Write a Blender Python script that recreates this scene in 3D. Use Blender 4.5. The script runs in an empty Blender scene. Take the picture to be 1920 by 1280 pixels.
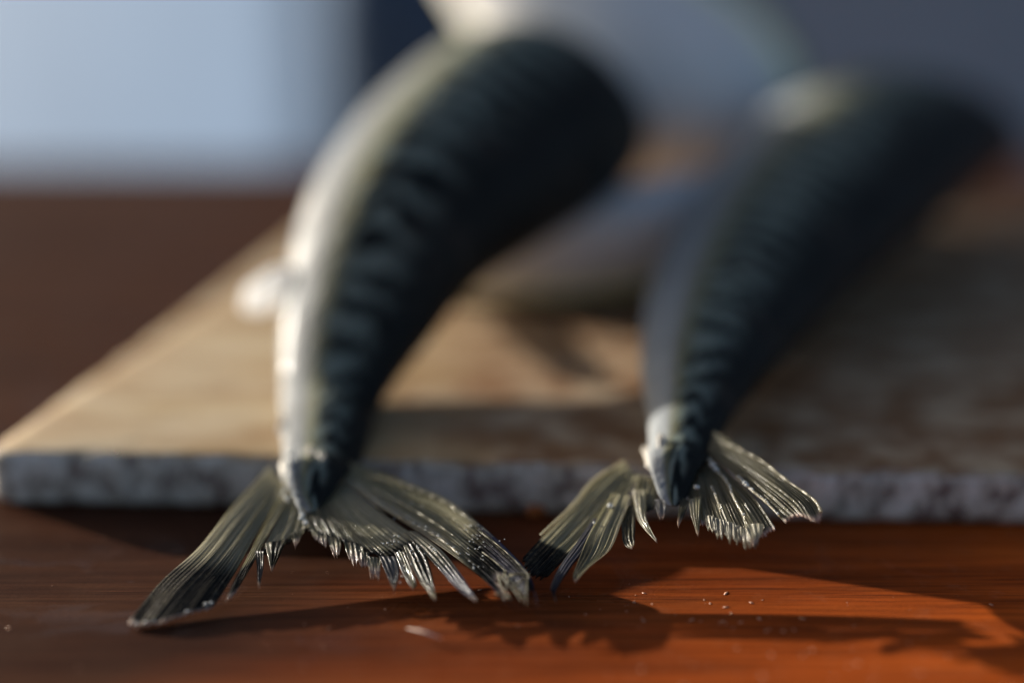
import bpy, bmesh, math, random
from mathutils import Vector, noise
R = math.radians
random.seed(11)
S = bpy.context.scene
COL = S.collection

# ------------------------------------------------------------------ camera
CAM_H, PITCH, FPX = 0.122, 15.0, 2666.7          # metres, degrees down, focal length in pixels of a 1920 wide frame
cam = bpy.data.cameras.new('camera'); cam_o = bpy.data.objects.new('camera', cam); COL.objects.link(cam_o)
cam_o.location = (0, 0, CAM_H); cam_o.rotation_euler = (R(90 - PITCH), 0, 0)
cam.lens = 50; cam.sensor_width = 36; cam.clip_start = 0.01; cam.clip_end = 200
cam.dof.use_dof = True; cam.dof.focus_distance = 0.2845; cam.dof.aperture_fstop = 2.15
S.camera = cam_o
# ------------------------------------------------------------------ sky, sun, exposure
SUN_EL = 13.0
SUN_DIR = Vector((0.83, -0.555, -math.tan(R(SUN_EL)))).normalized()     # the way the light travels: from behind left
W = bpy.data.worlds.new('World'); S.world = W; W.use_nodes = True
wn = W.node_tree; bgn = wn.nodes['Background']
sky = wn.nodes.new('ShaderNodeTexSky'); sky.sky_type = 'NISHITA'; sky.sun_disc = False
sky.sun_elevation = R(SUN_EL); sky.sun_rotation = math.atan2(-SUN_DIR.x, -SUN_DIR.y)
wn.links.new(sky.outputs[0], bgn.inputs[0]); bgn.inputs[1].default_value = 0.072; sky.dust_density = 4.0; sky.air_density = .8
sl = bpy.data.lights.new('sun', 'SUN'); sl.energy = 5.0; sl.angle = R(0.5); sl.color = (1, 0.93, 0.82)
so = bpy.data.objects.new('sun', sl); COL.objects.link(so); so.location = (-2, 1.5, 1)
so.rotation_euler = SUN_DIR.to_track_quat('-Z', 'Y').to_euler()
S.view_settings.view_transform = 'Standard'; S.view_settings.look = 'None'
S.view_settings.exposure = 0.88; S.view_settings.gamma = 1
S.cycles.use_denoising = True

# ------------------------------------------------------------------ helpers
CP, SP = math.cos(R(PITCH)), math.sin(R(PITCH))
def ray(px, py):
    x, y = (px - 960) / FPX, (640 - py) / FPX
    return Vector((x, CP + y * SP, -SP + y * CP))
ORG = Vector((0, 0, CAM_H))
def at_y(px, py, Y):
    d = ray(px, py); return ORG + d * (Y / d.y)
def at_z(px, py, z=0.0):
    d = ray(px, py); return ORG + d * ((z - CAM_H) / d.z)
def plane3(a, b, c):
    n = (b - a).cross(c - a).normalized()
    if n.z < 0: n = -n
    def f(px, py):
        d = ray(px, py); return ORG + d * ((a - ORG).dot(n) / d.dot(n))
    return f, n
def tag(o, label=None, cat=None, group=None, kind=None):
    if label: o['label'] = label
    if cat: o['category'] = cat
    if group: o['group'] = group
    if kind: o['kind'] = kind
    return o
def thing(name, loc, label, cat, group=None):
    o = bpy.data.objects.new(name, None); COL.objects.link(o); o.location = loc
    o.empty_display_size = 0.02
    return tag(o, label, cat, group)
def mesh(name, verts, faces, mat, parent=None, attrs=None, uvs=None, smooth=True):
    me = bpy.data.meshes.new(name)
    off = Vector((0, 0, 0))
    q = parent
    while q is not None:
        off += q.location; q = q.parent
    me.from_pydata([tuple(Vector(v) - off) for v in verts], [], faces)
    for k, vals in (attrs or {}).items():
        a = me.attributes.new(k, 'FLOAT', 'POINT'); a.data.foreach_set('value', vals)
    if uvs:
        l = me.uv_layers.new(name='UVMap')
        for lp in me.loops: l.data[lp.index].uv = uvs[lp.vertex_index]
    me.materials.append(mat)
    if smooth: me.shade_smooth()
    o = bpy.data.objects.new(name, me); COL.objects.link(o)
    if parent: o.parent = parent
    return o
def lerp(a, b, t): return a + (b - a) * t
def poly_at(pts, t):                      # Catmull-Rom through 2D/3D tuples, t 0..1 (extrapolates past 1)
    n = len(pts) - 1
    if t >= 1:
        a, b = pts[-2], pts[-1]
        return tuple(bb + (bb - aa) * (t - 1) * n for aa, bb in zip(a, b))
    s = max(0, t) * n; i = min(int(s), n - 1); f = s - i
    p0 = pts[i - 1] if i else tuple(2 * a - b for a, b in zip(pts[0], pts[1]))
    p1, p2 = pts[i], pts[i + 1]
    p3 = pts[i + 2] if i + 2 <= n else tuple(2 * a - b for a, b in zip(pts[n], pts[n - 1]))
    return tuple(.5 * (2 * b + (c - a) * f + (2 * a - 5 * b + 4 * c - d) * f * f + (3 * b - a - 3 * c + d) * f ** 3)
                 for a, b, c, d in zip(p0, p1, p2, p3))
def sstep(a, b, x):
    t = max(0, min(1, (x - a) / (b - a))); return t * t * (3 - 2 * t)

# node helpers
def newmat(name):
    m = bpy.data.materials.new(name); m.use_nodes = True
    nt = m.node_tree; return m, nt, nt.nodes['Principled BSDF']
def N(nt, typ, **kw):
    n = nt.nodes.new(typ)
    for k, v in kw.items():
        if k.startswith('i_'):
            key = k[2:]; key = int(key) if key.isdigit() else key.replace('_', ' ')
            n.inputs[key].default_value = v
        else: setattr(n, k, v)
    return n
def ramp(nt, fac, stops, interp='LINEAR'):
    r = nt.nodes.new('ShaderNodeValToRGB'); r.color_ramp.interpolation = interp
    e = r.color_ramp.elements
    while len(e) < len(stops): e.new(0.5)
    for el, (p, c) in zip(e, stops):
        el.position = p; el.color = (c, c, c, 1) if isinstance(c, (int, float)) else (*c, 1)
    nt.links.new(fac, r.inputs[0]); return r.outputs[0]
def mix(nt, fac, a, b, mode='MIX'):
    m = nt.nodes.new('ShaderNodeMix'); m.data_type = 'RGBA'; m.blend_type = mode
    for sock, v in ((m.inputs[0], fac), (m.inputs[6], a), (m.inputs[7], b)):
        if isinstance(v, bpy.types.NodeSocket): nt.links.new(v, sock)
        elif isinstance(v, (int, float)): sock.default_value = v if sock == m.inputs[0] else (v, v, v, 1)
        else: sock.default_value = (*v, 1)
    return m.outputs[2]
def math_(nt, op, a, b=None, clamp=False):
    m = nt.nodes.new('ShaderNodeMath'); m.operation = op; m.use_clamp = clamp
    for s, v in zip(m.inputs, (a, b)):
        if v is None: continue
        if isinstance(v, bpy.types.NodeSocket): nt.links.new(v, s)
        else: s.default_value = v
    return m.outputs[0]
def mapped(nt, coord, scale=(1, 1, 1), rot=(0, 0, 0)):
    m = N(nt, 'ShaderNodeMapping'); m.inputs['Scale'].default_value = scale; m.inputs['Rotation'].default_value = rot
    nt.links.new(coord, m.inputs[0]); return m.outputs[0]
def noise_(nt, vec, scale, detail=4, rough=.55, dist=0):
    n = N(nt, 'ShaderNodeTexNoise'); n.inputs['Scale'].default_value = scale; n.inputs['Detail'].default_value = detail
    n.inputs['Roughness'].default_value = rough; n.inputs['Distortion'].default_value = dist
    nt.links.new(vec, n.inputs['Vector']); return n.outputs[0]
def bump(nt, h, strength, dist, bsdf):
    b = N(nt, 'ShaderNodeBump'); b.inputs['Strength'].default_value = strength; b.inputs['Distance'].default_value = dist
    nt.links.new(h, b.inputs['Height']); nt.links.new(b.outputs[0], bsdf.inputs['Normal'])

# ------------------------------------------------------------------ materials
def mat_table():
    m, nt, b = newmat('varnished red brown wood')
    co = N(nt, 'ShaderNodeTexCoord').outputs['Object']
    g = mapped(nt, co, (1.6, 26, 26), (0, 0, R(-3)))
    streak = noise_(nt, g, 3.2, 7, .62, .6)
    fine = noise_(nt, mapped(nt, co, (22, 900, 900), (0, 0, R(-4))), 1.0, 5, .7)
    broad = noise_(nt, mapped(nt, co, (1, 3.5, 1), (0, 0, R(-3))), 5.0, 3, .5)
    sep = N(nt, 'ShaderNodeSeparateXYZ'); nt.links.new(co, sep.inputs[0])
    # wood tone with painted light: sun patch redder front right, shade darker at back
    sun_tone = math_(nt, 'ADD', math_(nt, 'MULTIPLY', sep.outputs[0], 6.5), math_(nt, 'MULTIPLY', broad, .9))
    sun_tone = math_(nt, 'SUBTRACT', sun_tone, math_(nt, 'MULTIPLY', sep.outputs[1], 5.0))
    sun_tone = math_(nt, 'ADD', sun_tone, -1.35, True)
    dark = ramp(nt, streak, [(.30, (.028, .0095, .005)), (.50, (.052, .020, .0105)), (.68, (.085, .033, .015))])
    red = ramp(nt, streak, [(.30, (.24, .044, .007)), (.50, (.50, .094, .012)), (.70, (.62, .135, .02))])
    c = mix(nt, sun_tone, dark, red)
    c = mix(nt, ramp(nt, fine, [(.44, 0.0), (.62, .6)]), c, (.02, .006, .003))
    scr = ramp(nt, noise_(nt, mapped(nt, co, (9, 1300, 1), (0, 0, R(17))), 1.0, 3, .6), [(.66, 0.0), (.72, .35)])
    c = mix(nt, scr, c, (.34, .13, .06))
    blo = ramp(nt, noise_(nt, co, 160, 5, .7), [(.56, 0.0), (.76, .3)]); c = mix(nt, math_(nt, 'MULTIPLY', blo, math_(nt, 'ADD', sun_tone, .15, True)), c, (.40, .15, .07))
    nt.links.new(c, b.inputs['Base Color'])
    rr = ramp(nt, noise_(nt, co, 90, 4), [(.3, .36), (.7, .55)])
    nt.links.new(rr, b.inputs['Roughness']); b.inputs['Specular IOR Level'].default_value = 0
    h = math_(nt, 'ADD', math_(nt, 'MULTIPLY', fine, .6), math_(nt, 'MULTIPLY', noise_(nt, co, 900, 3), .5))
    bump(nt, h, .25, .0004, b)
    gl = N(nt, 'ShaderNodeBsdfAnisotropic'); nt.links.new(rr, gl.inputs['Roughness']); gl.inputs['Color'].default_value = (1, .93, .86, 1)
    nt.links.new(b.inputs['Normal'].links[0].from_socket, gl.inputs['Normal'])
    fw = N(nt, 'ShaderNodeLayerWeight'); fw.inputs[0].default_value = .25
    ms = N(nt, 'ShaderNodeMixShader'); wet = ramp(nt, noise_(nt, mapped(nt, co, (1, 1.5, 1)), 38, 5, .6, .8), [(.56, 0.0), (.62, 1.0)])
    nt.links.new(math_(nt, 'SUBTRACT', rr, math_(nt, 'MULTIPLY', wet, .22)), gl.inputs['Roughness'])
    nt.links.new(math_(nt, 'ADD', math_(nt, 'MULTIPLY', math_(nt, 'ADD', fw.outputs[0], math_(nt, 'MULTIPLY', wet, .5)), .055), .012), ms.inputs[0])
    nt.links.new(b.outputs[0], ms.inputs[1]); nt.links.new(gl.outputs[0], ms.inputs[2]); nt.links.new(ms.outputs[0], nt.nodes['Material Output'].inputs[0])
    return m
def mat_board():
    m, nt, b = newmat('worn pale board wood')
    co = N(nt, 'ShaderNodeTexCoord').outputs['Object']
    sep = N(nt, 'ShaderNodeSeparateXYZ'); nt.links.new(co, sep.inputs[0])
    grain = noise_(nt, mapped(nt, co, (7, 60, 60), (0, 0, R(-8))), 1.4, 6, .6, .4)
    blot = noise_(nt, mapped(nt, co, (1, 1.8, 1)), 26, 4, .55, .6)
    c = ramp(nt, grain, [(.28, (.22, .11, .042)), (.5, (.36, .235, .11)), (.75, (.52, .40, .23))])
    c = mix(nt, ramp(nt, blot, [(.42, 0.0), (.62, .75)]), c, (.52, .42, .28))
    st = math_(nt, 'ADD', math_(nt, 'MULTIPLY', math_(nt, 'ADD', sep.outputs[0], .018), 10.0), math_(nt, 'SUBTRACT', blot, .12))  # browner to the right: wood stain with the fish shadow put into its colour
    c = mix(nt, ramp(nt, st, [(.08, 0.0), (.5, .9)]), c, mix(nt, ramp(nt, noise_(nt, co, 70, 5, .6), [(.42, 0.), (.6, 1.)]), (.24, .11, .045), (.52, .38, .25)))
    # cut edge: grey mildew and chalky wear over brown wood
    geo = N(nt, 'ShaderNodeNewGeometry'); s2 = N(nt, 'ShaderNodeSeparateXYZ'); nt.links.new(geo.outputs['True Normal'], s2.inputs[0])
    side = ramp(nt, s2.outputs[2], [(.35, 1.0), (.75, 0.0)])
    e = noise_(nt, mapped(nt, co, (1, 1, .8)), 130, 8, .72, .2)
    ec = ramp(nt, e, [(.30, (.09, .05, .04)), (.40, (.26, .20, .18)), (.48, (.55, .51, .44)), (.60, (.88, .85, .79))])
    ec = mix(nt, ramp(nt, noise_(nt, co, 30, 3), [(.5, 0.), (.62, .4)]), ec, (.30, .36, .33))
    nt.links.new(mix(nt, side, c, ec), b.inputs['Base Color'])
    b.inputs['Roughness'].default_value = .62; b.inputs['Specular IOR Level'].default_value = .3
    bump(nt, math_(nt, 'ADD', grain, e), .5, .0012, b); return m
def mat_fish(name='wet mackerel skin', bt=1.0, yt=None):
    yt = bt if yt is None else yt
    m, nt, b = newmat(name)
    bk = N(nt, 'ShaderNodeAttribute', attribute_name='back').outputs['Fac']
    al = N(nt, 'ShaderNodeAttribute', attribute_name='along').outputs['Fac']
    co = N(nt, 'ShaderNodeTexCoord').outputs['Object']
    cmb = N(nt, 'ShaderNodeCombineXYZ'); nt.links.new(al, cmb.inputs[0]); nt.links.new(bk, cmb.inputs[1])
    n1 = noise_(nt, mapped(nt, cmb.outputs[0], (85, 1.5, 1)), 1.0, 3, .5, 1.4)
    ph = math_(nt, 'ADD', math_(nt, 'MULTIPLY', al, 600.), math_(nt, 'MULTIPLY', noise_(nt, mapped(nt, cmb.outputs[0], (30, 1.6, 1)), 1.0, 2, .5), 16.))
    wv = math_(nt, 'SINE', ph)
    n1 = math_(nt, 'ADD', math_(nt, 'MULTIPLY', n1, .45), math_(nt, 'ADD', math_(nt, 'MULTIPLY', wv, .075), .27))
    n2 = noise_(nt, co, 60, 5, .6); n3 = noise_(nt, co, 24, 3)
    dark = ramp(nt, n1, [(.42, (.008, .010, .010)), (.47, (.03, .038, .036)), (.54, (.19, .225, .195))])
    dark = mix(nt, sstep_node(nt, bk, .15, .75), dark, (.013, .0145, .0135))
    belly = ramp(nt, n3, [(.3, tuple(min(.85, bt * x) for x in (.33, .35, .36))), (.7, tuple(min(.9, bt * x) for x in (.44, .47, .49)))])
    belly = mix(nt, sstep_node(nt, bk, -.62, -.28), belly, (.44 * yt, .44 * yt, .27 * yt))
    edge = math_(nt, 'ADD', bk, math_(nt, 'MULTIPLY', math_(nt, 'SUBTRACT', n1, .5), .55))
    c = mix(nt, sstep_node(nt, edge, -.34, -.12), belly, dark)
    c = mix(nt, ramp(nt, n2, [(.55, 0.0), (.8, .25)]), c, (.20, .16, .13))
    nt.links.new(c, b.inputs['Base Color'])
    nt.links.new(ramp(nt, noise_(nt, co, 120, 3), [(.3, .42), (.7, .68)]), b.inputs['Roughness'])
    b.inputs['Coat Weight'].default_value = .03; b.inputs['Coat Roughness'].default_value = .15
    b.inputs['Specular IOR Level'].default_value = .13
    sc = N(nt, 'ShaderNodeTexVoronoi'); sc.inputs['Scale'].default_value = 520; nt.links.new(co, sc.inputs['Vector'])
    h = math_(nt, 'ADD', math_(nt, 'MULTIPLY', sc.outputs[0], .5), math_(nt, 'MULTIPLY', noise_(nt, co, 240, 4), 1.2))
    bump(nt, h, .55, .0007, b); return m
def sstep_node(nt, v, a, b):
    mr = N(nt, 'ShaderNodeMapRange'); mr.interpolation_type = 'SMOOTHSTEP'
    mr.inputs['From Min'].default_value = a; mr.inputs['From Max'].default_value = b
    nt.links.new(v, mr.inputs[0]); return mr.outputs[0]
def mat_fin():
    m, nt, b = newmat('olive translucent fin membrane')
    A = lambda k: N(nt, 'ShaderNodeAttribute', attribute_name=k).outputs['Fac']
    u, v, dk, fr, bl, pl = A('u'), A('v'), A('dark'), A('fringe'), A('blue'), A('pale')
    co = N(nt, 'ShaderNodeTexCoord').outputs['Object']
    cmb = N(nt, 'ShaderNodeCombineXYZ'); nt.links.new(u, cmb.inputs[0]); nt.links.new(v, cmb.inputs[1])
    st = noise_(nt, mapped(nt, cmb.outputs[0], (2.3, 1.4, 1)), 1.0, 5, .7)       # u counts rays
    spk = noise_(nt, co, 700, 3, .6)
    ol = ramp(nt, st, [(.30, (.16, .145, .08)), (.46, (.40, .37, .23)), (.60, (.60, .57, .40)), (.74, (.80, .77, .62))])
    ol = mix(nt, pl, ol, (.58, .54, .42))
    bk = ramp(nt, st, [(.40, (.009, .008, .006)), (.55, (.024, .021, .018)), (.68, (.12, .11, .10))])
    c = mix(nt, math_(nt, 'ADD', dk, math_(nt, 'MULTIPLY', math_(nt, 'SUBTRACT', spk, .5), math_(nt, 'MULTIPLY', dk, .7)), True), ol, bk)
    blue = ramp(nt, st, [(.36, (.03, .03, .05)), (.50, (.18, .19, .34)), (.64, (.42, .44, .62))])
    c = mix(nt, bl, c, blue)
    c = mix(nt, fr, c, ramp(nt, spk, [(.35, (.42, .29, .24)), (.6, (.86, .74, .64))]))
    nt.links.new(c, b.inputs['Base Color'])
    nt.links.new(ramp(nt, spk, [(.35, .10), (.65, .34)]), b.inputs['Roughness'])
    nt.links.new(math_(nt, 'SUBTRACT', .6, math_(nt, 'MULTIPLY', dk, .42), True), b.inputs['Specular IOR Level'])
    nt.links.new(math_(nt, 'SUBTRACT', .35, math_(nt, 'MULTIPLY', dk, .28), True), b.inputs['Coat Weight']); b.inputs['Coat Roughness'].default_value = .08
    rays = N(nt, 'ShaderNodeMath', operation='SINE'); nt.links.new(math_(nt, 'MULTIPLY', u, 6.2832), rays.inputs[0])
    seg = N(nt, 'ShaderNodeMath', operation='SINE'); nt.links.new(math_(nt, 'MULTIPLY', v, 330.), seg.inputs[0])
    h = math_(nt, 'ADD', math_(nt, 'MULTIPLY', rays.outputs[0], .35), math_(nt, 'MULTIPLY', spk, .6))
    h = math_(nt, 'ADD', h, math_(nt, 'MULTIPLY', st, .6)); h = math_(nt, 'ADD', h, math_(nt, 'MULTIPLY', seg.outputs[0], .02))
    bump(nt, h, .6, .0006, b)
    tr = N(nt, 'ShaderNodeBsdfTranslucent'); nt.links.new(c, tr.inputs[0])
    ms = N(nt, 'ShaderNodeMixShader'); ms.inputs[0].default_value = .56
    nt.links.new(b.outputs[0], ms.inputs[1]); nt.links.new(tr.outputs[0], ms.inputs[2])
    nt.links.new(ms.outputs[0], nt.nodes['Material Output'].inputs[0]); return m
def simple(name, col, rough=.5, spec=.4, coat=0., var=.25, scale=60, bmp=.3, bd=.0006):
    m, nt, b = newmat(name)
    co = N(nt, 'ShaderNodeTexCoord').outputs['Object']; n = noise_(nt, co, scale, 5)
    nt.links.new(ramp(nt, n, [(.3, tuple(x * (1 - var) for x in col)), (.7, tuple(min(1, x * (1 + var)) for x in col))]), b.inputs['Base Color'])
    b.inputs['Roughness'].default_value = rough; b.inputs['Specular IOR Level'].default_value = spec
    b.inputs['Coat Weight'].default_value = coat; b.inputs['Coat Roughness'].default_value = .06
    if bmp: bump(nt, n, bmp, bd, b)
    return m
M = dict(table=mat_table(), board=mat_board(), fish=mat_fish(), fish_left=mat_fish('creamy wet mackerel skin', .48), fish_shaded=mat_fish('shade-greyed wet mackerel skin', .75, .36), fish_top=mat_fish('greenish pale wet mackerel skin', 2.6), fish_lit=mat_fish('light-paled wet mackerel skin', 2.7), fin=mat_fin(),  # grey belly puts shade, pale bellies put sunlight into the skin colour
         flesh=simple('silvery wet flesh', (.52, .48, .41), .45, .22, .0, .2, 260, .2, .0003),
         darkflesh=simple('dark wet flesh', (.035, .036, .034), .5, .3, .05, .4, 300, .4),
         pfin=simple('white belly fin', (.82, .83, .86), .35, .4, .2, .08, 200, .3),
                  jar=simple('dark blue glaze', (.085, .13, .21), .85, .08, 0, .2, 10, 0),
         wall=simple('pale blue lime plaster', (.14, .215, .345), .9, .1, 0, .06, 3, .3, .004),
         wall_shaded=simple('shaded side lime plaster', (.36, .42, .50), .9, .1, 0, .08, 3, .3, .004),  # same house plaster, retoned for its shaded side; light put into colour
         ground=simple('trodden earth', (.16, .12, .09), .95, .1, 0, .3, 3, .4, .01),
         crumb=simple('orange crumb', (.40, .12, .03), .6, .3, 0, .3, 400, .5),
         sliver=simple('pale fin ray sliver', (.80, .62, .52), .3, .5, .3, .1, 400, .2))
def mat_water():
    m, nt, b = newmat('water'); b.inputs['Base Color'].default_value = (.92, .93, .90, 1)
    b.inputs['Roughness'].default_value = .06; b.inputs['Transmission Weight'].default_value = .4; b.inputs['IOR'].default_value = 1.33  # drops whitened to carry the glints in their colour
    return m
M['water'] = mat_water()
def add_translucency(m, fac, col):
    nt = m.node_tree; tr = N(nt, 'ShaderNodeBsdfTranslucent'); tr.inputs[0].default_value = (*col, 1)
    ms = N(nt, 'ShaderNodeMixShader'); ms.inputs[0].default_value = fac
    nt.links.new(nt.nodes['Principled BSDF'].outputs[0], ms.inputs[1]); nt.links.new(tr.outputs[0], ms.inputs[2])
    nt.links.new(ms.outputs[0], nt.nodes['Material Output'].inputs[0])
add_translucency(M['pfin'], .7, (.95, .96, .97))

# ------------------------------------------------------------------ setting
def rbox(name, x0, x1, y0, y1, z0, z1, mat, parent=None, bev=.003):
    bm = bmesh.new(); bmesh.ops.create_cube(bm, size=1)
    for v in bm.verts: v.co = Vector((lerp(x0, x1, v.co.x + .5), lerp(y0, y1, v.co.y + .5), lerp(z0, z1, v.co.z + .5)))
    bmesh.ops.bevel(bm, geom=bm.edges[:], offset=bev, segments=3, affect='EDGES')
    vs = [v.co.copy() for v in bm.verts]; fs = [[v.index for v in f.verts] for f in bm.faces]; bm.free()
    return mesh(name, vs, fs, mat, parent, smooth=False)
g = mesh('ground', [(-40, -40, -.75), (40, -40, -.75), (40, 40, -.75), (-40, 40, -.75)], [(0, 1, 2, 3)], M['ground'])
tag(g, 'bare trodden earth below the table', None, None, 'structure')
hs = thing('house', (-.22, 1.7, -.75), 'pale blue plastered house corner behind the table, left side in sun', 'house')
def curved_wall(name, pts, t, z0, z1, par, mat):
    n = len(pts); outl = []
    for k, p in enumerate(pts):
        d = (pts[min(n - 1, k + 1)] - pts[max(0, k - 1)]).normalized(); outl.append(p + Vector((-d.y, d.x, 0)) * t)
    ring = pts + outl[::-1]; m_ = len(ring)
    vs = [p + Vector((0, 0, z)) for z in (z0, z1) for p in ring]
    fs = [(k, (k + 1) % m_, (k + 1) % m_ + m_, k + m_) for k in range(m_)]
    fs += [(k, k + 1, m_ - 2 - k, m_ - 1 - k) for k in range(n - 1)] + [(k + m_, m_ - 1 - k + m_, m_ - 2 - k + m_, k + 1 + m_) for k in range(n - 1)]
    return mesh(name, vs, fs, mat, par, smooth=False)
arc = []
for k in range(25):                    # rounded plaster corner, radius .34 m
    a = R(210 + (286 - 210) * k / 24); arc.append(Vector((-.02 + .34 * math.cos(a), 2.05 + .34 * math.sin(a), 0)))
curved_wall('side_wall', [arc[0] + Vector((-.5, .866, 0)) * L for L in (4.5, 3, 1.5, 0)], .2, -.75, 2.2, hs, M['wall'])
curved_wall('corner', arc, .2, -.75, 2.2, hs, M['wall'])
curved_wall('front_wall', [arc[-1] + Vector((math.cos(R(16)), math.sin(R(16)), 0)) * L for L in (0, 1.5, 3, 4.5)], .2, -.75, 2.2, hs, M['wall_shaded'])
tb = thing('table', (0, .5, 0), 'glossy red brown varnished wooden table under the board and fish tails', 'table')
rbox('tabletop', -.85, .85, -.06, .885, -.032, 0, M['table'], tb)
for x in (-.76, .76):
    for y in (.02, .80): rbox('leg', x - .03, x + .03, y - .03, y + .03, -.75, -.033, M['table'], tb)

# board: an irregular worn slab, its outline walked point by point
corn = [at_z(8, 832, .0105), at_z(1925, 905, .0105)]
A_, B_ = Vector((corn[0].x, .311, 0)), Vector((corn[1].x + .14, .287, 0))
C_, D_ = Vector((.36, .665, 0)), Vector((-.076, .665, 0))
A_.x = -.1225; A_.y = .3095
def edge_pts(a, b, n, amp, seed):
    out = []
    for i in range(n):
        p = a.lerp(b, i / n); d = (b - a).normalized(); nn = Vector((-d.y, d.x, 0))
        q = noise.noise(Vector((p.x * 60, p.y * 60, seed))) * amp + noise.noise(Vector((p.x * 260, p.y * 260, seed))) * amp * .4
        out.append(p + nn * q)
    return out
A1_, A0_ = A_ + Vector((.0045, 0, 0)), A_ + Vector((.0006, .0045, 0))
outline = [A_ + Vector((.0010, .0020, 0)), A_ + Vector((.0024, .0007, 0))] + edge_pts(A1_, B_, 260, .0011, 1) + edge_pts(B_, C_, 60, .001, 2) + edge_pts(C_, D_, 60, .001, 3) + edge_pts(D_, A0_, 80, .001, 4)
cen = sum(outline, Vector()) / len(outline)
prof = [(0.0016, .0), (.0004, .0012), (0, .003), (.0003, .0055), (0, .0088), (.0004, .0112), (.0014, .0123), (.006, .0126), (.03, .0125)]
vs, fs = [], []; n = len(outline)
for k, (ins, z) in enumerate(prof):
    for i, p in enumerate(outline):
        d = (cen - p).normalized()
        chip = max(0, noise.noise(Vector((p.x * 75, p.y * 75, 9))) - .12) * (.006 if p.y < .32 else .001) if k in (5, 6) else 0
        wob = noise.noise(Vector((p.x * 150, p.y * 150, z * 300))) * .0007 if k < 7 else 0
        vs.append(p + d * (ins + chip + wob) + Vector((0, 0, z + .0002 - chip * .35)))
for k in range(len(prof) - 1):
    for i in range(n): j = (i + 1) % n; fs.append((k * n + i, k * n + j, (k + 1) * n + j, (k + 1) * n + i))
vs.append(Vector((cen.x, cen.y, .0126))); t = len(vs) - 1
for i in range(n): fs.append(((len(prof) - 1) * n + i, (len(prof) - 1) * n + (i + 1) % n, t))
fs.append(tuple(range(n - 1, -1, -1)))
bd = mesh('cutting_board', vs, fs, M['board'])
tag(bd, 'worn pale wooden board with chalky grey cut edge lying on the red table', 'cutting board')

# dark jar far back on the table
def lathe(name, c, prof, mat, parent=None, seg=48, sx=1, sy=1, power=2.0):
    vs, fs = [], []
    for r, z in prof:
        for i in range(seg):
            a = 2 * math.pi * i / seg; ca, sa = math.cos(a), math.sin(a)
            x = math.copysign(abs(ca) ** (2 / power), ca) * r * sx; y = math.copysign(abs(sa) ** (2 / power), sa) * r * sy
            vs.append((c[0] + x, c[1] + y, c[2] + z))
    for k in range(len(prof) - 1):
        for i in range(seg): j = (i + 1) % seg; fs.append((k * seg + i, k * seg + j, (k + 1) * seg + j, (k + 1) * seg + i))
    fs.append(tuple(range(seg - 1, -1, -1)))
    return mesh(name, vs, fs, mat, parent)
jc = (-.064, .835, 0)
ja = thing('jar', jc, 'dark blue jar standing at the back of the table behind the left fish', 'jar')
lathe('jar_body', jc, [(.03, .001), (.042, .006), (.045, .03), (.046, .10), (.040, .13), (.026, .145), (.026, .155)], M['jar'], ja)
lathe('lid', jc, [(.025, .153), (.027, .156), (.027, .172), (.023, .177), (.004, .178)], M['jar'], ja)

# ------------------------------------------------------------------ fish bodies
def body(name, stations, parent, dorsal, roll=0, nv=120, nu=56, thick=.62, mat='fish', fade=0.):
    """stations: (centre Vector, half depth dorsal-ventral); dorsal: the way the back faces"""
    cpt = [tuple(s[0]) + (s[1], s[2] if len(s) > 2 else thick) for s in stations]
    vs, fs, bk, al = [], [], [], []
    L = 0; last = None
    for k in range(nv + 1):
        t = k / nv; p = poly_at(cpt, t); q = poly_at(cpt, min(1, t + .01)); q0 = poly_at(cpt, max(0, t - .01))
        c = Vector(p[:3]); d = (Vector(q[:3]) - Vector(q0[:3])).normalized()
        if last is not None: L += (c - last).length
        last = c
        a = (dorsal - d * dorsal.dot(d)).normalized(); l = d.cross(a).normalized()
        if l.z < 0: l = -l
        cr, sr = math.cos(roll), math.sin(roll)
        a, l = a * cr + l * sr, l * cr - a * sr
        hw = max(.0004, p[3]); th = hw * p[4]
        for i in range(nu):
            th_ = 2 * math.pi * i / nu; ca, sa = math.cos(th_), math.sin(th_)
            # slightly keeled cross-section
            r = 1 + .05 * math.cos(2 * th_) ** 2
            vs.append(c + a * ca * hw * r + l * sa * th * r); bk.append(ca - fade * (1 - sstep(.01, .11, t))); al.append(L)
    for k in range(nv):
        for i in range(nu): j = (i + 1) % nu; fs.append((k * nu + i, k * nu + j, (k + 1) * nu + j, (k + 1) * nu + i))
    fs.append(tuple(range(nu - 1, -1, -1))); fs.append(tuple(nv * nu + i for i in range(nu)))
    return mesh(name, vs, fs, M[mat], parent, {'back': bk, 'along': al})

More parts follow.
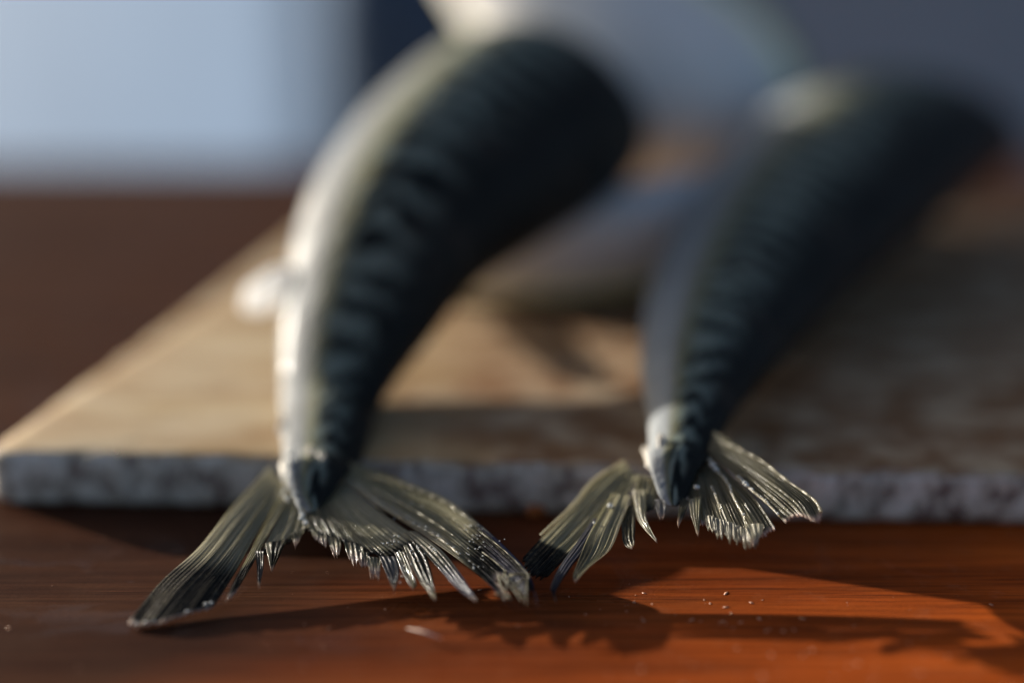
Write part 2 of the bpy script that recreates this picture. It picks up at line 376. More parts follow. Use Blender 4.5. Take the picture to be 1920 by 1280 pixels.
def st(px, py, Y, hwpx, th=.62):
    p = at_y(px, py, Y); dist = Y * CP + (CAM_H - p.z) * SP
    return (p, hwpx / FPX * dist, th)
LL = plane3(at_y(588, 895, .292), at_z(243, 1165, .0008), at_z(1003, 1112, .0046))
RP = plane3(at_y(1275, 885, .283), at_z(985, 1060, .0050), at_z(1540, 985, .0155))
def on(pl, px, py, lift, hwpx, th):
    p = pl[0](px, py) + pl[1] * lift
    return (p, hwpx / FPX * (p.y * CP + (CAM_H - p.z) * SP), th)
fishL = thing('mackerel', at_z(590, 1000), 'left mackerel with sunlit white belly and both tail lobes resting on the table', 'fish', 'mackerel heaped on the board')
fishR = thing('mackerel', at_z(1275, 1000), 'right mackerel in shade, its shorter ragged tail hanging over the board edge', 'fish', 'mackerel heaped on the board')
body('body', [on(LL, 582, 962, .0003, 6, .2), on(LL, 583, 948, .0006, 22, .12), on(LL, 586, 925, .0013, 42, .24), on(LL, 592, 898, .0022, 56, .36), st(602, 865, .302, 68, .5), st(612, 800, .32, 80, .55), st(622, 740, .337, 92, .58), st(665, 610, .358, 133, .70), st(745, 440, .385, 180, .80),
              st(855, 325, .42, 216, .82), st(965, 245, .465, 228, .82), st(995, 235, .52, 205, .78), (Vector((.018, .59, .058)), .034, .62), (Vector((.020, .615, .056)), .020, .6), (Vector((.021, .63, .054)), .004, .6)],
     fishL, Vector((1, -.1, -.10)), R(0), mat='fish_left', fade=.5)
body('body', [on(RP, 1263, 950, .0003, 8, .2), on(RP, 1263, 938, .0008, 24, .2), on(RP, 1264, 910, .0016, 36, .3), on(RP, 1268, 880, .0026, 50, .42), st(1276, 845, .291, 58, .52), st(1284, 800, .303, 66), st(1312, 690, .333, 108), st(1368, 575, .37, 150), st(1450, 455, .42, 180),
              st(1565, 335, .48, 200), st(1660, 265, .54, 196), (Vector((.178, .60, .052)), .034, .62), (Vector((.20, .64, .046)), .022, .6), (Vector((.21, .665, .044)), .003, .6)],
     fishR, Vector((1, -.1, -.10)), R(0), mat='fish_shaded')

def lying(label, pts, dorsal, mat='fish_lit'):
    f = thing('mackerel', pts[len(pts) // 2][0], label, 'fish', 'mackerel heaped on the board')
    body('body', pts, f, dorsal, mat=mat)
    # forked tail
    a, b = pts[0][0], pts[1][0]; d = (a - b).normalized(); s = (dorsal - d * dorsal.dot(d)).normalized(); up = d.cross(s).normalized() * .0006
    for sg in (1, -1):
        base = [a - d * .006 + s * sg * .002, a - d * .006 + s * sg * .006, a + d * .030 + s * sg * .042, a + d * .034 + s * sg * .040, a + d * .010 + s * sg * .010]
        n = len(base); mesh('tail_lobe', [p + up for p in base] + [p - up for p in base],
            [tuple(range(n)), tuple(range(2 * n - 1, n - 1, -1))] + [(i, i + n, (i + 1) % n + n, (i + 1) % n) for i in range(n)], M['darkflesh'], f)
    return f
V = Vector
lying('mackerel lying crosswise under the other two, pale belly facing front',
      [(V((-.022, .452, .016)), .003, .6), (V((-.016, .454, .018)), .007, .6), (V((.0, .456, .025)), .019, .7), (V((.02, .462, .028)), .025, .7), (V((.05, .475, .030)), .028, .66), (V((.085, .50, .031)), .026, .62),
       (V((.115, .52, .028)), .016, .6), (V((.13, .53, .026)), .003, .6)], V((.2, .80, -.5)))
lying('topmost mackerel behind, pale greenish belly slanting down to the right',
      [st(760, -160, .64, 30), st(820, -110, .635, 60), st(930, -30, .63, 130, .7), st(1050, 45, .625, 200, .8), st(1180, 110, .62, 245, .8),
       st(1280, 205, .615, 260, .85), st(1345, 300, .61, 215, .85), st(1390, 375, .605, 110, .8), st(1410, 405, .60, 14)], V((.25, .85, -.1)), 'fish_top')

# ------------------------------------------------------------------ tail fins
def loft(name, rays_px, lay, parent, npr=3.0, cols=14, rows=46, amp=.00028, teeth=.05, pitch=4, dark=lambda t, u, x, y: 0, fringe=.05,
         blue=lambda t, u, x, y: 0, pale=lambda t, u, x, y: 0, lift=0., curl=0., thick=.00028, useed=0., extra=lambda t, u, x, y: 0.):
    """surface spun between neighbouring fin rays (full-frame pixel tracks laid onto the fin's own plane), corrugated ray by ray, ragged at the end"""
    f, nrm = lay
    amp *= .52; npr *= 1.5; cols = int(cols * 1.35)
    nr = len(rays_px) - 1; nc = cols * nr
    vs, at = [], {k: [] for k in ('u', 'v', 'dark', 'fringe', 'blue', 'pale')}
    rnd = random.Random(int(useed * 97) + nc)
    tl = [0.0] * (nc + 1); cut = 0
    for c in range(nc + 1):
        if c % pitch == 0: cut = rnd.uniform(.25, 1.0)
        ph = (c % pitch) / pitch
        tl[c] = teeth * (cut * (1 - abs(2 * ph - 1)) ** .7 * 1.6 - .5)
    def surf(c, t):
        s = c / cols; i = min(int(s), nr - 1); ff = s - i
        pts = [poly_at(r, t) for r in rays_px]
        if nr == 1: x, y = (lerp(a, b, ff) for a, b in zip(pts[0], pts[1]))
        else: x, y = poly_at(pts, s / nr)
        u = s * npr
        uw = u + .55 * noise.noise(Vector((u * .8, t * 1.1, useed + 7)))
        off = lift + amp * (.75 + .9 * noise.noise(Vector((u * .5, t * 2.2, useed + 3)))) * math.cos(2 * math.pi * uw) * sstep(0, .12, t) + amp * .8 * noise.noise(Vector((u * .6 + useed, t * 3, useed))) * 2 \
            + curl * sstep(.6, 1.15, t) + extra(t, u / max(1e-6, npr * nr), x, y)
        p = f(x, y); p = p + nrm * off
        return p, u, x, y
    for c in range(nc + 1):
        tend = 1 + tl[c]
        for r in range(rows + 1):
            t = (r / rows) * tend
            p, u, x, y = surf(c, t); uu = c / nc
            if p.z < .0004: p = Vector((p.x, p.y, .0004 + .0002 * noise.noise(p * 900)))
            vs.append(p); at['u'].append(u + useed); at['v'].append(t)
            at['dark'].append(max(0, min(1, dark(t, uu, x, y)))); at['fringe'].append(sstep(1 - fringe * 1.7, 1 - fringe * .2, t) if fringe else 0)
            at['blue'].append(max(0, min(1, blue(t, uu, x, y)))); at['pale'].append(max(0, min(1, pale(t, uu, x, y))))
    fs = [(c * (rows + 1) + r, (c + 1) * (rows + 1) + r, (c + 1) * (rows + 1) + r + 1, c * (rows + 1) + r + 1) for c in range(nc) for r in range(rows)]
    n = len(vs)
    vs2 = [v - nrm * thick for v in vs]
    for v in vs2:
        if v.z < .0002: v.z = .0002
    fs2 = [tuple(i + n for i in reversed(q)) for q in fs]
    rim = []
    def side(idx):
        for a, b in zip(idx, idx[1:]): rim.append((a, b, b + n, a + n))
    side([c * (rows + 1) + rows for c in range(nc + 1)])
    side([r for r in range(rows + 1)]); side([nc * (rows + 1) + r for r in range(rows + 1)][::-1])
    for k in at: at[k] = at[k] * 2
    return mesh(name, vs + vs2, fs + fs2 + rim, M['fin'], parent, at)

def spine(name, px, lay, parent, r0, r1, lift=.0003, pal=.8, drk=0., sides=7, n=26, jag=.0):
    """one raised bony fin ray as a tapering rod on the fin"""
    f, nrm = lay; vs, fs, at = [], [], {k: [] for k in ('u', 'v', 'dark', 'fringe', 'blue', 'pale')}
    for k in range(n + 1):
        t = k / n; x, y = poly_at(px, t); x2, y2 = poly_at(px, t + .01)
        c = f(x, y) + nrm * lift; d = (f(x2, y2) + nrm * lift - c).normalized(); s = d.cross(nrm).normalized()
        r = lerp(r0, r1, t) * (1 + jag * random.uniform(-1, 1))
        for i in range(sides):
            a = 2 * math.pi * i / sides; p = c + s * math.cos(a) * r + nrm * math.sin(a) * r
            if p.z < .0004: p.z = .0004
            vs.append(p); at['u'].append(x * .05); at['v'].append(t); at['dark'].append(drk); at['fringe'].append(0); at['blue'].append(0); at['pale'].append(pal)
    for k in range(n):
        for i in range(sides): j = (i + 1) % sides; fs.append((k * sides + i, k * sides + j, (k + 1) * sides + j, (k + 1) * sides + i))
    return mesh(name, vs, fs, M['fin'], parent, at)

def beads(name, items, lay, parent, mat=None):
    """wet beads: many small flattened drops as one mesh; items = (px, py, radius, lift)"""
    f, nrm = lay; bm = bmesh.new()
    off = Vector(); q = parent
    while q is not None: off += q.location; q = q.parent
    for x, y, r, l in items:
        c = f(x, y) + nrm * l
        c.z = max(c.z, r * .5)
        res = bmesh.ops.create_icosphere(bm, subdivisions=2, radius=r)
        for v in res['verts']:
            k = 1 + .25 * noise.noise(v.co * (1.5 / r) + c * 900)
            v.co = Vector((v.co.x * k * 1.1, v.co.y * k, v.co.z * k * .75)) + c - off
    me = bpy.data.meshes.new(name); bm.to_mesh(me); bm.free(); me.shade_smooth(); me.materials.append(mat or M['water'])
    o = bpy.data.objects.new(name, me); COL.objects.link(o); o.parent = parent; o['kind'] = 'stuff'
    return o

# ---- left fish
finL = thing('tail_fin', (0, 0, 0), None, None); finL.parent = fishL; finL.location = at_y(588, 895, .292) - fishL.location
tipdark = lambda a, b: (lambda t, u, x, y: sstep(a, b, t))
# right lobe, upper broad blades
darkA = lambda t, u, x, y: sstep(865, 905, x + (y - 1000) * .25)
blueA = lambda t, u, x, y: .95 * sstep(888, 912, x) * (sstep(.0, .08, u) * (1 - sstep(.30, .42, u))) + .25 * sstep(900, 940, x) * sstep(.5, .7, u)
paleA = lambda t, u, x, y: .85 * (1 - sstep(.0, .05, u)) * sstep(.2, .5, t) + .5 * sstep(.80, .96, u) * (1 - sstep(.5, .8, t))
R0 = [(648, 862), (757, 903), (836, 937), (903, 985), (968, 1045), (997, 1084), (1007, 1136)]
R0b = [(646, 869), (752, 914), (830, 950), (893, 998), (950, 1050), (982, 1084), (1000, 1112)]
R1 = [(642, 880), (742, 932), (815, 972), (873, 1018), (922, 1055), (955, 1085), (980, 1112)]
R2 = [(636, 900), (712, 952), (782, 996), (830, 1029), (872, 1060), (912, 1092), (950, 1130)]
loft('fin_lobe', [R0, R0b, R1], LL, finL, npr=3.4, cols=22, rows=80, teeth=.03, pitch=5, dark=darkA, blue=blueA, pale=paleA, fringe=.0, amp=.00026, useed=1.3,
     extra=lambda t, u, x, y: .0012 * math.sin(math.pi * min(1, u * 1.1)) * sstep(.1, .6, t))
loft('fin_lobe', [[(642, 880), (742, 930), (815, 970), (873, 1014), (918, 1050), (945, 1078)], [(636, 900), (712, 952), (782, 996), (830, 1029), (872, 1060), (912, 1096)]][:1] +
     [[(639, 892), (726, 942), (798, 984), (850, 1022), (893, 1056), (930, 1088)], R2], LL, finL, npr=3.0, cols=18, rows=80, teeth=.05, pitch=5,
     dark=lambda t, u, x, y: .95 * sstep(858, 900, x + u * 10), blue=lambda t, u, x, y: .35 * sstep(900, 950, x) * sstep(.45, .8, u), pale=lambda t, u, x, y: .7 * sstep(.35, .7, u) * (1 - sstep(.5, .75, t)),
     fringe=.03, amp=.00028, lift=.0004, useed=4.7)
# web between the lobe and the fork
margin = lambda t, u, x, y: sstep(.80, .93, t)
loft('fin_web', [[(636, 900), (700, 948), (757, 990), (795, 1016)], [(622, 912), (670, 965), (722, 1008), (757, 1034)], [(610, 922), (645, 975), (687, 1014), (716, 1042)],
     [(600, 928), (622, 970), (650, 1000), (672, 1026)], [(590, 933), (603, 965), (618, 990), (632, 1012)], [(580, 940), (584, 965), (588, 984), (594, 1000)],
     [(573, 945), (573, 965), (574, 980), (576, 993)]], LL, finL, npr=3.2, cols=14, rows=44, teeth=.035, pitch=7,
     dark=lambda t, u, x, y: max(sstep(.80, .92, t), .45 * sstep(.2, .6, u) * (1 - sstep(.5, .9, t))), fringe=0, amp=.00022, useed=9.1, pale=lambda t, u, x, y: .45 * (1 - sstep(.0, .25, u)))
def blade(l, r, lay, par, name='fin_ray', **k):
    d = dict(npr=2.2, cols=14, rows=34, teeth=.06, pitch=5, fringe=.05, amp=.00022, lift=.0005, useed=random.random() * 30); d.update(k)
    return loft(name, [l, r], lay, par, **d)
blade([(757, 1000), (785, 1028), (822, 1067), (858, 1107), (884, 1128)], [(780, 998), (827, 1034), (860, 1073), (880, 1104), (893, 1131)], LL, finL,
      dark=lambda t, u, x, y: .35 + .3 * sstep(.4, .8, t), blue=lambda t, u, x, y: .55 * sstep(.35, .6, t), pale=lambda t, u, x, y: .8 * (1 - sstep(.2, .6, t)), npr=2.6, curl=.0006)
blade([(757, 1026), (771, 1062), (787, 1092), (803, 1112), (815, 1131)], [(778, 1018), (799, 1045), (811, 1082), (815, 1108), (817, 1131)], LL, finL,
      dark=lambda t, u, x, y: .9 * sstep(.15, .4, u) * (1 - sstep(.8, .95, t)), pale=lambda t, u, x, y: .9 * (1 - sstep(.1, .3, u)), curl=.0008)
blade([(741, 1040), (752, 1070), (765, 1094), (774, 1111)], [(758, 1036), (772, 1070), (781, 1098), (776, 1112)], LL, finL,
      dark=lambda t, u, x, y: .7 * sstep(.55, .75, u), pale=lambda t, u, x, y: .95 * (1 - sstep(.4, .6, u)), blue=lambda t, u, x, y: .4 * (1 - sstep(.0, .3, u)), curl=.0010)
blade([(712, 1046), (721, 1070), (731, 1092), (739, 1108)], [(743, 1046), (748, 1064), (748, 1082), (740, 1109)], LL, finL,
      dark=lambda t, u, x, y: .75 * (1 - sstep(.7, .98, t)), blue=lambda t, u, x, y: .25, teeth=.16, pitch=4, fringe=.14)
for (a, b, c, d_, dk) in (((689, 1044), (714, 1046), (693, 1076), (711, 1080), .55), ((644, 1014), (682, 1026), (655, 1050), (680, 1058), .6), ((612, 1004), (640, 1012), (624, 1038), (636, 1040), .6),
                          ((583, 993), (612, 1002), (590, 1010), (612, 1022), .5), ((668, 1030), (692, 1036), (674, 1056), (690, 1062), .6)):
    mid1 = ((a[0] + c[0]) / 2, (a[1] + c[1]) / 2 + 1); mid2 = ((b[0] + d_[0]) / 2 + 1, (b[1] + d_[1]) / 2)
    blade([a, mid1, c], [b, mid2, d_], LL, finL, 'torn_fringe', teeth=.34, pitch=4, fringe=.42, rows=16, cols=20, dark=lambda t, u, x, y, dk=dk: dk * (1 - sstep(0, .6, t)), lift=.0002)
# left lobe
dkL = lambda t, u, x, y: sstep(1025, 1085, y - (x - 400) * .15)
loft('fin_lobe', [[(508, 874), (441, 943), (372, 1026), (303, 1088), (243, 1163)], [(516, 886), (452, 960), (390, 1040), (325, 1105), (268, 1176)], [(524, 896), (465, 975), (410, 1052), (355, 1112), (310, 1168)],
     [(530, 904), (474, 984), (427, 1058), (385, 1110), (352, 1152)], [(537, 912), (485, 992), (447, 1060), (420, 1104), (400, 1136)]], LL, finL, npr=2.6, cols=14, rows=70, teeth=.028, pitch=5,
     dark=dkL, fringe=.012, amp=.00020, useed=13.3, extra=lambda t, u, x, y: .0008 * math.sin(math.pi * u) * sstep(.1, .6, t),
     pale=lambda t, u, x, y: .35 * (1 - sstep(0, .1, u)))
loft('fin_lobe', [[(537, 912), (492, 990), (462, 1050), (442, 1085), (424, 1124)], [(547, 924), (511, 988), (490, 1028), (472, 1062), (443, 1110)]], LL, finL, npr=2.6, cols=18, rows=50, teeth=.05, pitch=6,
     dark=lambda t, u, x, y: sstep(.55, .72, t), fringe=.03, amp=.00022, lift=.0003, useed=17.7)
loft('fin_web', [[(546, 922), (520, 975), (502, 1012), (488, 1040)], [(556, 932), (542, 975), (527, 1008), (515, 1030)], [(566, 940), (562, 968), (556, 992), (548, 1012)], [(575, 944), (575, 963), (575, 980), (575, 993)]],
     LL, finL, npr=2.8, cols=14, rows=40, teeth=.05, pitch=6, dark=lambda t, u, x, y: sstep(.80, .9, t), fringe=0, amp=.00022, useed=21.1)
blade([(479, 1036), (482, 1066), (484, 1100)], [(495, 1036), (494, 1068), (487, 1103)], LL, finL, dark=lambda t, u, x, y: .85, blue=lambda t, u, x, y: .3 * t, fringe=.08)
blade([(498, 1022), (503, 1048), (508, 1071)], [(540, 1012), (526, 1040), (511, 1071)], LL, finL, dark=lambda t, u, x, y: .95 * sstep(.1, .35, u), fringe=.12, pale=lambda t, u, x, y: 1 - sstep(.1, .2, u))
blade([(545, 1003), (549, 1014), (553, 1026)], [(570, 996), (564, 1010), (556, 1026)], LL, finL, 'torn_fringe', teeth=.25, fringe=.4, rows=16, dark=lambda t, u, x, y: .6)
# bony spines standing proud
spine('spine', [(668, 912), (717, 953), (775, 985), (830, 1017), (862, 1044)], LL, finL, .00050, .00022, .0006, 1., 0, jag=.25)
spine('spine', [(700, 925), (760, 955), (810, 985), (850, 1012)], LL, finL, .00030, .00015, .0012, .8, 0, jag=.2)
spine('spine', [(690, 896), (757, 915), (836, 948), (900, 992), (925, 1013)], LL, finL, .00028, .0002, .0008, .9, 0, jag=.2)
spine('spine', [(905, 1045), (928, 1062), (950, 1082)], LL, finL, .00014, .0001, .0014, .5, .1)
spine('spine', [(900, 1005), (940, 1035), (975, 1068), (996, 1092)], LL, finL, .00016, .0001, .0012, .2, .2)
# tangled torn ray ends at the tip of the right lobe
for pts in ([(955, 1088), (975, 1086), (990, 1090), (988, 1106), (987, 1142)], [(940, 1090), (952, 1105), (965, 1118), (978, 1136)], [(945, 1085), (955, 1098), (948, 1112), (955, 1128)],
            [(962, 1110), (972, 1104), (978, 1098), (986, 1094)], [(934, 1086), (940, 1108), (948, 1124), (958, 1134)], [(950, 1100), (962, 1102), (972, 1112), (984, 1134)], [(930, 1122), (942, 1128), (950, 1133)]):
    spine('torn_ray', pts, LL, finL, .00026, .00010, .0014, .5, .35, jag=.4)
bl = []
for k in range(26):
    t = k / 25; x, y = poly_at([(550, 885), (546, 912), (552, 938), (562, 962), (571, 990)], t)
    bl.append((x + random.uniform(-4, 4), y + random.uniform(-2, 2), random.uniform(.0004, .00075) * (1.25 - .5 * t), .0040 * (1 - t) ** 1.1 + .0012))
for k in range(9): bl.append((536 + random.uniform(-6, 6), 905 + k * 5, random.uniform(.0003, .0006), .0028 * (1 - k / 11)))
for k in range(26):
    t = random.random(); x, y = poly_at([(668, 912), (717, 953), (775, 985), (830, 1017), (862, 1044)], t); bl.append((x + random.uniform(-3, 3), y + random.uniform(-3, 3), random.uniform(.00008, .00022), .0011))
for (x0, x1, y0, y1, n_) in ((710, 750, 1010, 1042, 12), (770, 830, 1015, 1060, 22), (870, 905, 990, 1020, 10), (860, 910, 1030, 1075, 16), (935, 985, 1085, 1112, 22), (740, 780, 1040, 1100, 18), (880, 960, 1000, 1060, 14), (700, 800, 930, 990, 14)):
    for k in range(n_): bl.append((random.uniform(x0, x1), lerp(y0, y1, random.random()), random.uniform(.00008, .00021), .0011))
for (x, y) in ((256, 1172), (290, 1168), (318, 1160), (352, 1150), (386, 1136), (397, 1134), (275, 1170)): bl.append((x, y, .00035, .0006))
beads('wet_beads', bl, LL, finL)

def blob(name, c, rad, mat, parent, seed=0, ax=Vector((0, 0, 1)), amp=.3):
    bm = bmesh.new(); bmesh.ops.create_icosphere(bm, subdivisions=4, radius=1); q = ax.to_track_quat('Z', 'Y')
    vs = []
    for v in bm.verts:
        k = 1 + amp * noise.noise(v.co * 1.6 + Vector((seed, 0, 0))) + amp * .4 * noise.noise(v.co * 4 + Vector((seed, 3, 0)))
        vs.append(c + q @ Vector((v.co.x * rad[0] * k, v.co.y * rad[1] * k, v.co.z * rad[2] * k)))
    fs = [[v.index for v in f.verts] for f in bm.faces]; bm.free()
    return mesh(name, vs, fs, mat, parent)
fl, nL = LL
dn = (fl(560, 960) - fl(560, 880)).normalized()
blob('flesh_flap', fl(541, 896) + nL * .0011, (.0016, .0008, .0052), M['flesh'], finL, 1, (fl(553, 945) - fl(530, 850)).normalized(), .5)
blob('flesh_flap', fl(583, 884) + nL * .0034, (.0010, .0006, .0040), M['flesh'], finL, 5, (fl(578, 920) - fl(592, 850)).normalized(), .6)
blob('flesh_flap', fl(606, 890) + nL * .0036, (.0009, .0006, .0036), M['flesh'], finL, 9, (fl(614, 925) - fl(596, 860)).normalized(), .6)
# belly fin pointing left, and little finlets
def finlet(parent, base, out, along, h, l, mat, name='belly_fin', n=14):
    vs, fs = [], []; nn = out.cross(along).normalized()
    for i in range(n + 1):
        for j in range(9):
            t, s = i / n, j / 8
            wv = l * (1 - t) ** .5 * (s - .5)
            p = base + out * h * t + along * (wv - l * .25 * t) + nn * (.0004 * math.cos(s * 20))
            vs.append(p)
    m_ = len(vs)
    for i in range(n):
        for j in range(8): a = i * 9 + j; fs.append((a, a + 1, a + 10, a + 9))
    vs += [v - nn * .0012 for v in vs]; fs += [tuple(k + m_ for k in reversed(q)) for q in fs]
    return mesh(name, vs, fs, mat, parent)
b0 = at_y(545, 530, .375)
blob('belly_fin', at_y(506, 545, .366), (.0034, .0046, .0095), M['pfin'], fishL, 40, Vector((-.75, .1, -.55)).normalized(), .2)
b1 = at_y(535, 795, .318)
finlet(fishL, b1, (at_y(518, 800, .316) - b1).normalized(), (at_y(535, 760, .325) - at_y(535, 820, .312)).normalized(), .0022, .006, M['pfin'], 'finlet')

# ---- right fish
finR = thing('tail_fin', (0, 0, 0), None, None); finR.parent = fishR; finR.location = at_y(1275, 885, .283) - fishR.location
loft('fin_lobe', [[(1168, 862), (1115, 901), (1071, 951), (1022, 1002), (978, 1048)], [(1182, 880), (1138, 925), (1093, 975), (1048, 1025), (1000, 1078)], [(1198, 893), (1162, 942), (1116, 988), (1070, 1034), (1028, 1078)]],
     RP, finR, npr=3.2, cols=20, rows=60, teeth=.04, pitch=6, dark=lambda t, u, x, y: sstep(1012, 1019, y + (1020 - x) * .45), fringe=0, amp=.00026, useed=31.,  # crisp dark tip: shadow of the left tail painted into the fin
     pale=lambda t, u, x, y: .55 * (1 - sstep(0, .12, u)) * sstep(.2, .5, t))
blade([(1112, 975), (1080, 1022), (1052, 1062), (1034, 1100), (1036, 1114), (1042, 1129)], [(1135, 975), (1098, 1030), (1072, 1064), (1048, 1100), (1042, 1112), (1044, 1130)], RP, finR,
      dark=lambda t, u, x, y: .9 - .35 * (1 - sstep(.0, .2, u)), blue=lambda t, u, x, y: .25, fringe=.1, teeth=.03)
blade([(1150, 930), (1110, 1000), (1088, 1050), (1076, 1082), (1079, 1094)], [(1185, 935), (1166, 985), (1146, 1033), (1106, 1068), (1082, 1094)], RP, finR, 'fin_lobe', cols=28, npr=4, lift=.0008,
      dark=lambda t, u, x, y: .8 * (1 - sstep(.25, .55, u)) * sstep(.2, .5, t), pale=lambda t, u, x, y: .95 * sstep(.86, .97, u) + .3 * sstep(.6, .9, t), fringe=.05, teeth=.04, pitch=4)
blade([(1162, 950), (1166, 990), (1168, 1015), (1174, 1026), (1184, 1030)], [(1192, 950), (1191, 990), (1190, 1008), (1190, 1018), (1188, 1024)], RP, finR,
      dark=lambda t, u, x, y: .8 * (1 - sstep(.6, .75, t)), pale=lambda t, u, x, y: max(sstep(.6, .75, t), sstep(.85, .95, u)), teeth=.05, fringe=.04, lift=.0004)
blade([(1186, 925), (1194, 972), (1211, 1000), (1231, 1021)], [(1212, 925), (1212, 968), (1219, 993), (1233, 1021)], RP, finR, pale=lambda t, u, x, y: 1 - sstep(.3, .6, u) * .8, lift=.0010, teeth=.02, fringe=.03)
loft('fin_web', [[(1198, 890), (1188, 925), (1180, 955), (1172, 975)], [(1215, 895), (1208, 925), (1202, 950), (1198, 968)], [(1235, 900), (1232, 925), (1228, 945), (1226, 958)]], RP, finR, npr=3, cols=14, rows=34,
     teeth=.07, pitch=5, dark=lambda t, u, x, y: .3 + .6 * sstep(.6, .9, t), fringe=.03, amp=.00026, useed=36., lift=.0003)
blade([(1228, 940), (1230, 955), (1236, 972)], [(1248, 938), (1250, 955), (1244, 974)], RP, finR, 'torn_fringe', blue=lambda t, u, x, y: .5, teeth=.25, pitch=4, fringe=.15, rows=16)
blade([(1276, 935), (1274, 960), (1270, 985)], [(1292, 940), (1286, 960), (1273, 988)], RP, finR, 'torn_fringe', dark=lambda t, u, x, y: .7, teeth=.1, fringe=.2, rows=16)
# right lobe
loft('fin_lobe', [[(1338, 812), (1388, 843), (1425, 866), (1475, 904), (1525, 940), (1543, 970)], [(1336, 822), (1386, 856), (1428, 886), (1474, 920), (1512, 952), (1530, 986)],
     [(1332, 836), (1380, 873), (1422, 906), (1458, 936), (1484, 958), (1500, 974)], [(1328, 850), (1370, 887), (1408, 921), (1434, 944), (1455, 965), (1473, 983)]], RP, finR, npr=2.6, cols=16, rows=60,
     teeth=.03, pitch=6, dark=lambda t, u, x, y: .55 * sstep(.02, .1, u), pale=lambda t, u, x, y: 1.0 * (1 - sstep(.02, .10, u)) * sstep(.3, .5, t), fringe=.05, amp=.00026, useed=41., lift=.0006,
     extra=lambda t, u, x, y: .0008 * math.sin(math.pi * u) * sstep(.1, .6, t))
loft('fin_lobe', [[(1332, 856), (1375, 895), (1412, 930), (1438, 963), (1454, 990)], [(1326, 860), (1364, 903), (1395, 943), (1414, 974), (1430, 1002)], [(1321, 864), (1350, 905), (1370, 945), (1386, 980), (1398, 1004)],
     [(1314, 868), (1334, 905), (1348, 940), (1360, 970), (1368, 992)], [(1308, 870), (1318, 905), (1327, 940), (1334, 965), (1340, 984)], [(1300, 872), (1304, 905), (1308, 935), (1311, 958), (1314, 980)],
     [(1292, 875), (1290, 905), (1290, 930), (1292, 950), (1295, 968)]], RP, finR, npr=2.3, cols=16, rows=60, teeth=.055, pitch=5, dark=lambda t, u, x, y: .42 + .25 * math.sin(u * 21) * sstep(.2, .5, t),
     pale=lambda t, u, x, y: .9 * (1 - sstep(.005, .03, u)) * sstep(.3, .5, t) + .5 * sstep(.88, .96, t), fringe=.05, amp=.00024, useed=47.)
for k in range(15):
    u = .12 + .75 * k / 14; x, y = poly_at([(1436, 1000), (1398, 1002), (1368, 990), (1340, 982), (1316, 974)], u)
    L_ = random.uniform(17, 30); sx = random.uniform(-2, 7)
    blade([(x - 5, y - 10), (x - 3 + sx * .4, y + L_ * .5), (x + sx, y + L_)], [(x + 5, y - 10), (x + 4 + sx * .5, y + L_ * .5), (x + sx + 1, y + L_)], RP, finR, 'fringe_tooth', cols=4, rows=10, teeth=0, fringe=0,
          pale=lambda t, u, x, y: 1, lift=.0003, npr=1.2)
blade([(1396, 985), (1404, 1008), (1411, 1024)], [(1432, 985), (1428, 1004), (1415, 1024)], RP, finR, 'torn_fringe', pale=lambda t, u, x, y: .8, teeth=.15, pitch=4, fringe=.3, rows=16)
blade([(1292, 940), (1297, 972), (1308, 1006)], [(1316, 935), (1314, 970), (1310, 1006)], RP, finR, 'torn_fringe', pale=lambda t, u, x, y: 1 - sstep(.25, .5, u), dark=lambda t, u, x, y: .2, teeth=.06, fringe=.1, rows=20, lift=.0006)
for pts, r0, r1 in (([(1330, 868), (1345, 888), (1365, 912), (1380, 945), (1398, 976)], .00042, .0002), ([(1384, 900), (1405, 920), (1440, 950), (1462, 974)], .00042, .00018),
                    ([(1336, 920), (1345, 942), (1352, 965)], .0002, .00012), ([(1352, 832), (1425, 868), (1475, 906), (1526, 942), (1541, 966)], .0003, .0003), ([(1172, 870), (1115, 905), (1071, 955), (1015, 1008)], .0003, .0002)):
    spine('spine', pts, RP, finR, r0, r1, .0009, 1., 0, jag=.25)
bl = []
for pts, n_ in (([(1330, 868), (1345, 888), (1365, 912), (1380, 945), (1398, 976)], 40), ([(1384, 900), (1405, 920), (1440, 950), (1462, 974)], 36), ([(1336, 920), (1345, 942), (1352, 965)], 8), ([(1190, 925), (1200, 965), (1215, 995)], 12)):
    for k in range(n_): x, y = poly_at(pts, random.random()); bl.append((x + random.uniform(-2, 2), y + random.uniform(-2, 2), random.uniform(.00010, .00026), .0013))
for (x, y, r) in ((1338, 880, .0007), (1344, 888, .0006), (1308, 921, .0006), (1287, 791, .0007), (1146, 956, .0006), (1116, 988, .0003), (1398, 914, .0006), (1402, 918, .0005), (1223, 880, .0012), (1232, 870, .0010)): bl.append((x, y, r, .0012))
beads('wet_beads', bl, RP, finR)
fr, nR = RP
blob('flesh_flap', fr(1224, 876) + nR * .0018, (.0014, .0008, .0044), M['flesh'], finR, 21, (fr(1240, 915) - fr(1208, 840)).normalized(), .5)
blob('flesh_flap', fr(1246, 862) + nR * .0046, (.0009, .0006, .0034), M['flesh'], finR, 25, (fr(1250, 890) - fr(1242, 830)).normalized(), .6)

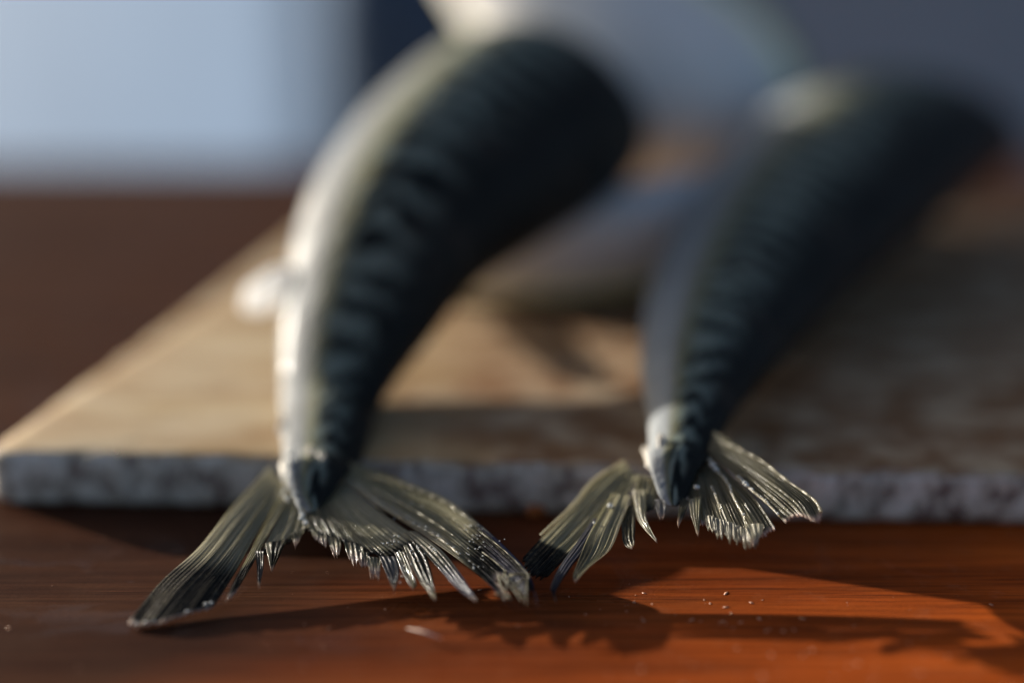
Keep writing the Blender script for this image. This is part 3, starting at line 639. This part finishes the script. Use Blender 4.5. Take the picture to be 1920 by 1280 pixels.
# ------------------------------------------------------------------ small things on the table
cc = at_z(1005, 968, .0)
cr = blob('crumb', Vector((cc.x, cc.y, .0014)), (.0024, .0018, .0015), M['crumb'], None, 3, V((0, 0, 1)))
tag(cr, 'small orange crumb on the table against the board edge between the two tails', 'crumb')
a, b = at_z(763, 1181, .0006), at_z(828, 1200, .0006)
vs, fs = [], []
for k in range(15):
    t = k / 14; c = a.lerp(b, t) + Vector((0, -.0006 * math.sin(math.pi * t), .0004 + .0006 * math.sin(math.pi * t))); r = .00026 * math.sin(math.pi * min(.98, max(.03, t))) ** .6 + .00004
    for i in range(8): q = 2 * math.pi * i / 8; vs.append(c + Vector((0, math.cos(q) * r, math.sin(q) * r * .6)))
for k in range(14):
    for i in range(8): j = (i + 1) % 8; fs.append((k * 8 + i, k * 8 + j, k * 8 + 8 + j, k * 8 + 8 + i))
sv = mesh('fin_sliver', vs, fs, M['sliver'])
tag(sv, 'thin pale sliver of fin ray lying on the table in front of the left tail', 'sliver')
bm = bmesh.new(); rnd = random.Random(5)
for k in range(150):
    if k < 75: px, py = rnd.uniform(1080, 1930), rnd.uniform(1110, 1290)
    elif k < 95: px = rnd.uniform(1150, 1500); py = 1130 + (px - 1150) * .12 + rnd.gauss(0, 18)
    else: px, py = rnd.uniform(0, 1200), rnd.uniform(1000, 1290)
    c = at_z(px, py, 0); r = rnd.choice((.00010, .00014, .0002, .0003, .00042)) * rnd.uniform(.6, 1.)
    if k >= 95: r *= .55
    res = bmesh.ops.create_icosphere(bm, subdivisions=1, radius=1); q = rnd.uniform(0, 6.28)
    sx_ = rnd.uniform(.8, 2.6)
    for v in res['verts']:
        x, y = v.co.x * r * sx_ * rnd.uniform(.7, 1.4), v.co.y * r * rnd.uniform(.6, 1.2)
        v.co = Vector((c.x + x * math.cos(q) - y * math.sin(q), c.y + x * math.sin(q) + y * math.cos(q), r * .2 + v.co.z * r * .25))
me = bpy.data.meshes.new('scale_specks'); bm.to_mesh(me); bm.free(); me.shade_smooth(); me.materials.append(simple('dried scale', (.62, .34, .22), .3, .5, .2, .3, 900, 0))
o = bpy.data.objects.new('scale_specks', me); COL.objects.link(o); tag(o, 'tiny dried scale specks scattered on the table front', 'specks', None, 'stuff')
